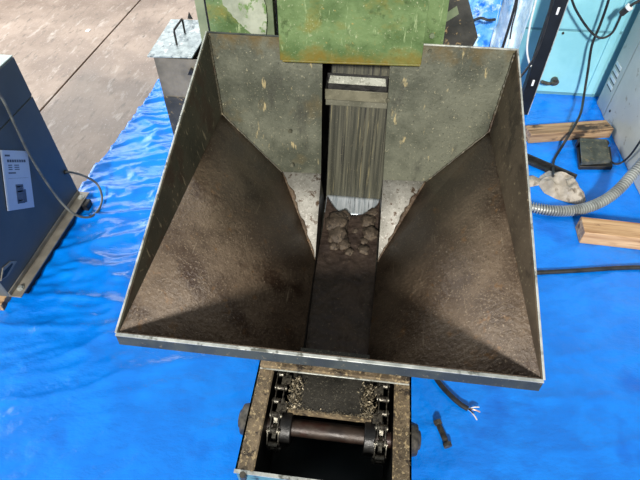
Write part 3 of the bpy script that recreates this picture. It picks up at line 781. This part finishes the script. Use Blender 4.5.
cen2 = sum(outl2, V(0, 0, 0))/len(outl2)
def rag2(u, v):
    a = u*len(outl2); i = int(a) % len(outl2); t = a-int(a)
    e = outl2[i].lerp(outl2[(i+1) % len(outl2)], t); p = cen2.lerp(e, v)
    return V(p.x, p.y, .010+max(0, (.03+.015*noise.noise(V(p.x*20, p.y*20, 3)))*(1-v**2)))
top_mesh(MB().grid(rag2, 36, 8), 'cloth_scrap', 'cloth', 'small grey cloth scrap half hidden behind the hopper wall', 'cloth', (cen2.x, cen2.y, .01), smooth=60)

# ================================================================== CABLES
def cable(name, pts, r, m_, label, n=10):
    return top_mesh(MB().tube(curve(pts, n), r, 10), name, m_, label, 'cable', (pts[-1].x, pts[-1].y, pts[-1].z))
cable('hanging_cable', [PY(615, -25, 3.42), PY(608, 2, 3.42), PY(600, 25, 3.42), PY(592, 45, 3.42), PY(588, 70, 3.40), PY(584, 95, 3.34), F(581, 112, .11), F(576, 123, .105), F(569, 135, .085), F(561, 148, .03), F(554, 160, .02), F(553, 172, .06), F(553, 176, .08)], .0085, 'rubber', 'long black cable hanging down past the cyan enclosure to the cloth bag')
cable('looped_plug_lead', [PY(568, -25, 3.4), PY(572, 0, 3.4), PY(580, 17, 3.4), PY(592, 33, 3.39), PY(602, 38, 3.38), PY(612, 33, 3.38), PY(618, 22, 3.38), PY(621, 15, 3.38)], .0075, 'rubber', 'thin black lead looping up to a plug in front of the cyan enclosure')
pa = PY(621, 14, 3.36); pb = PY(633, 4, 3.34); pd = (pb-pa)
plug = thing('cable_plug', 'black and white cable plug joined at the top right corner', 'plug', pa)
MB().cyl(pa, pa+pd*.55, .020, 14).build('plug_body', 'rubber', plug, bevel=.003)
MB().cyl(pa+pd*.55, pa+pd*.8, .024, 14).build('plug_collar', 'white', plug, bevel=.003)
MB().tube(curve([pa+pd*.8, pb, PY(643, -2, 3.34), PY(660, -18, 3.34)], 8), .009, 8).build('plug_cord', 'rubber', plug)
cable('slack_cable', [PY(520, -25, 3.10), PY(517, -3, 3.10), PY(511, 20, 3.10), PY(504, 43, 3.10), PY(498, 62, 3.08), PY(494, 80, 3.06)], .0085, 'rubber', 'black cable slanting in front of the cloudy plastic sheet')
cable('thin_cable', [PY(519, -10, 3.12), PY(516, 10, 3.12), PY(512, 26, 3.12), PY(510, 39, 3.12)], .0045, 'rubber', 'thin dark cable beside the slanting black cable')
cable('pale_cable', [PY(541, -20, 3.12), PY(536, 0, 3.12), PY(530, 25, 3.12), PY(527, 48, 3.12), PY(529, 62, 3.12), PY(531, 66, 3.12)], .006, 'wirewhite', 'pale cable hanging just left of the dark post')
cable('post_cable', [PY(556, -20, 3.1), PY(551, 5, 3.1), PY(543, 35, 3.1), PY(534, 58, 3.1), PY(526, 70, 3.1), PY(517, 81, 3.1), PY(505, 95, 3.1)], .008, 'rubber', 'black cable running down along the dark post and behind the hopper')
cable('floor_cable', [F(500, 274, .02), F(541, 272.5, .019), F(580, 270.5, .019), F(610, 268.5, .019), F(640, 267.5, .019), F(680, 268, .019)], .012, 'rubber', 'thick black cable lying straight across the blue sheet right of hopper')
# cut cable with bared wires
cc = [F(424, 352, .03), F(432, 371, .026), F(440, 384, .022), F(450, 395, .02), F(460, 404, .02), F(468, 409, .022)]
ct = thing('cut_cable', 'cut black cable end with bared wires in front of the hopper', 'cable', (cc[3].x, cc[3].y, .008))
MB().tube(curve(cc, 10), .011, 12).build('sheath', 'rubber', ct)
e = cc[-1]
for (px, py), m_ in zip(((479, 407), (480, 412), (477, 420), (474, 415)), ('wirewhite', 'copper', 'wirewhite', 'rubber')):
    p2 = F(px, py, .02+random.uniform(0, .02))
    MB().tube(curve([e, e.lerp(p2, .5)+V(0, 0, .008), p2], 6), .0028, 6).build('bared_wire', m_, ct)

# ================================================================== LOOSE BOLT
b0 = F(437, 421, .02); b1 = F(447, 444, .02); bd = (b1-b0).normalized()
bl = thing('loose_bolt', 'loose dark bolt with nut lying on the blue sheet', 'bolt', ((b0.x+b1.x)/2, (b0.y+b1.y)/2, .008))
MB().cyl(b0, b1, .0105, 14).build('shank', 'boltsteel', bl)
th = MB().tube([b0.lerp(b1, .25+i*.008) for i in range(70)], [.0105+(.0015 if i % 4 < 2 else 0) for i in range(70)], 12).build('thread', 'boltsteel', bl)
MB().cyl(b1-bd*.004, b1+bd*.012, .0185, 6).build('bolt_head', 'boltsteel', bl, bevel=.001)
MB().cyl(b0-bd*.002, b0+bd*.016, .0175, 6).build('nut', 'boltsteel', bl, bevel=.001)
c = F(88, 30.5, 0)
top_mesh(MB().prism([c+V(-.018, -.02, 0), c+V(.016, -.024, 0), c+V(.02, .02, 0), c+V(-.012, .024, 0)], (0, 0, .004)), 'paper_scrap', 'white', 'tiny white paper scrap lying on the bare concrete floor', 'scrap', c)
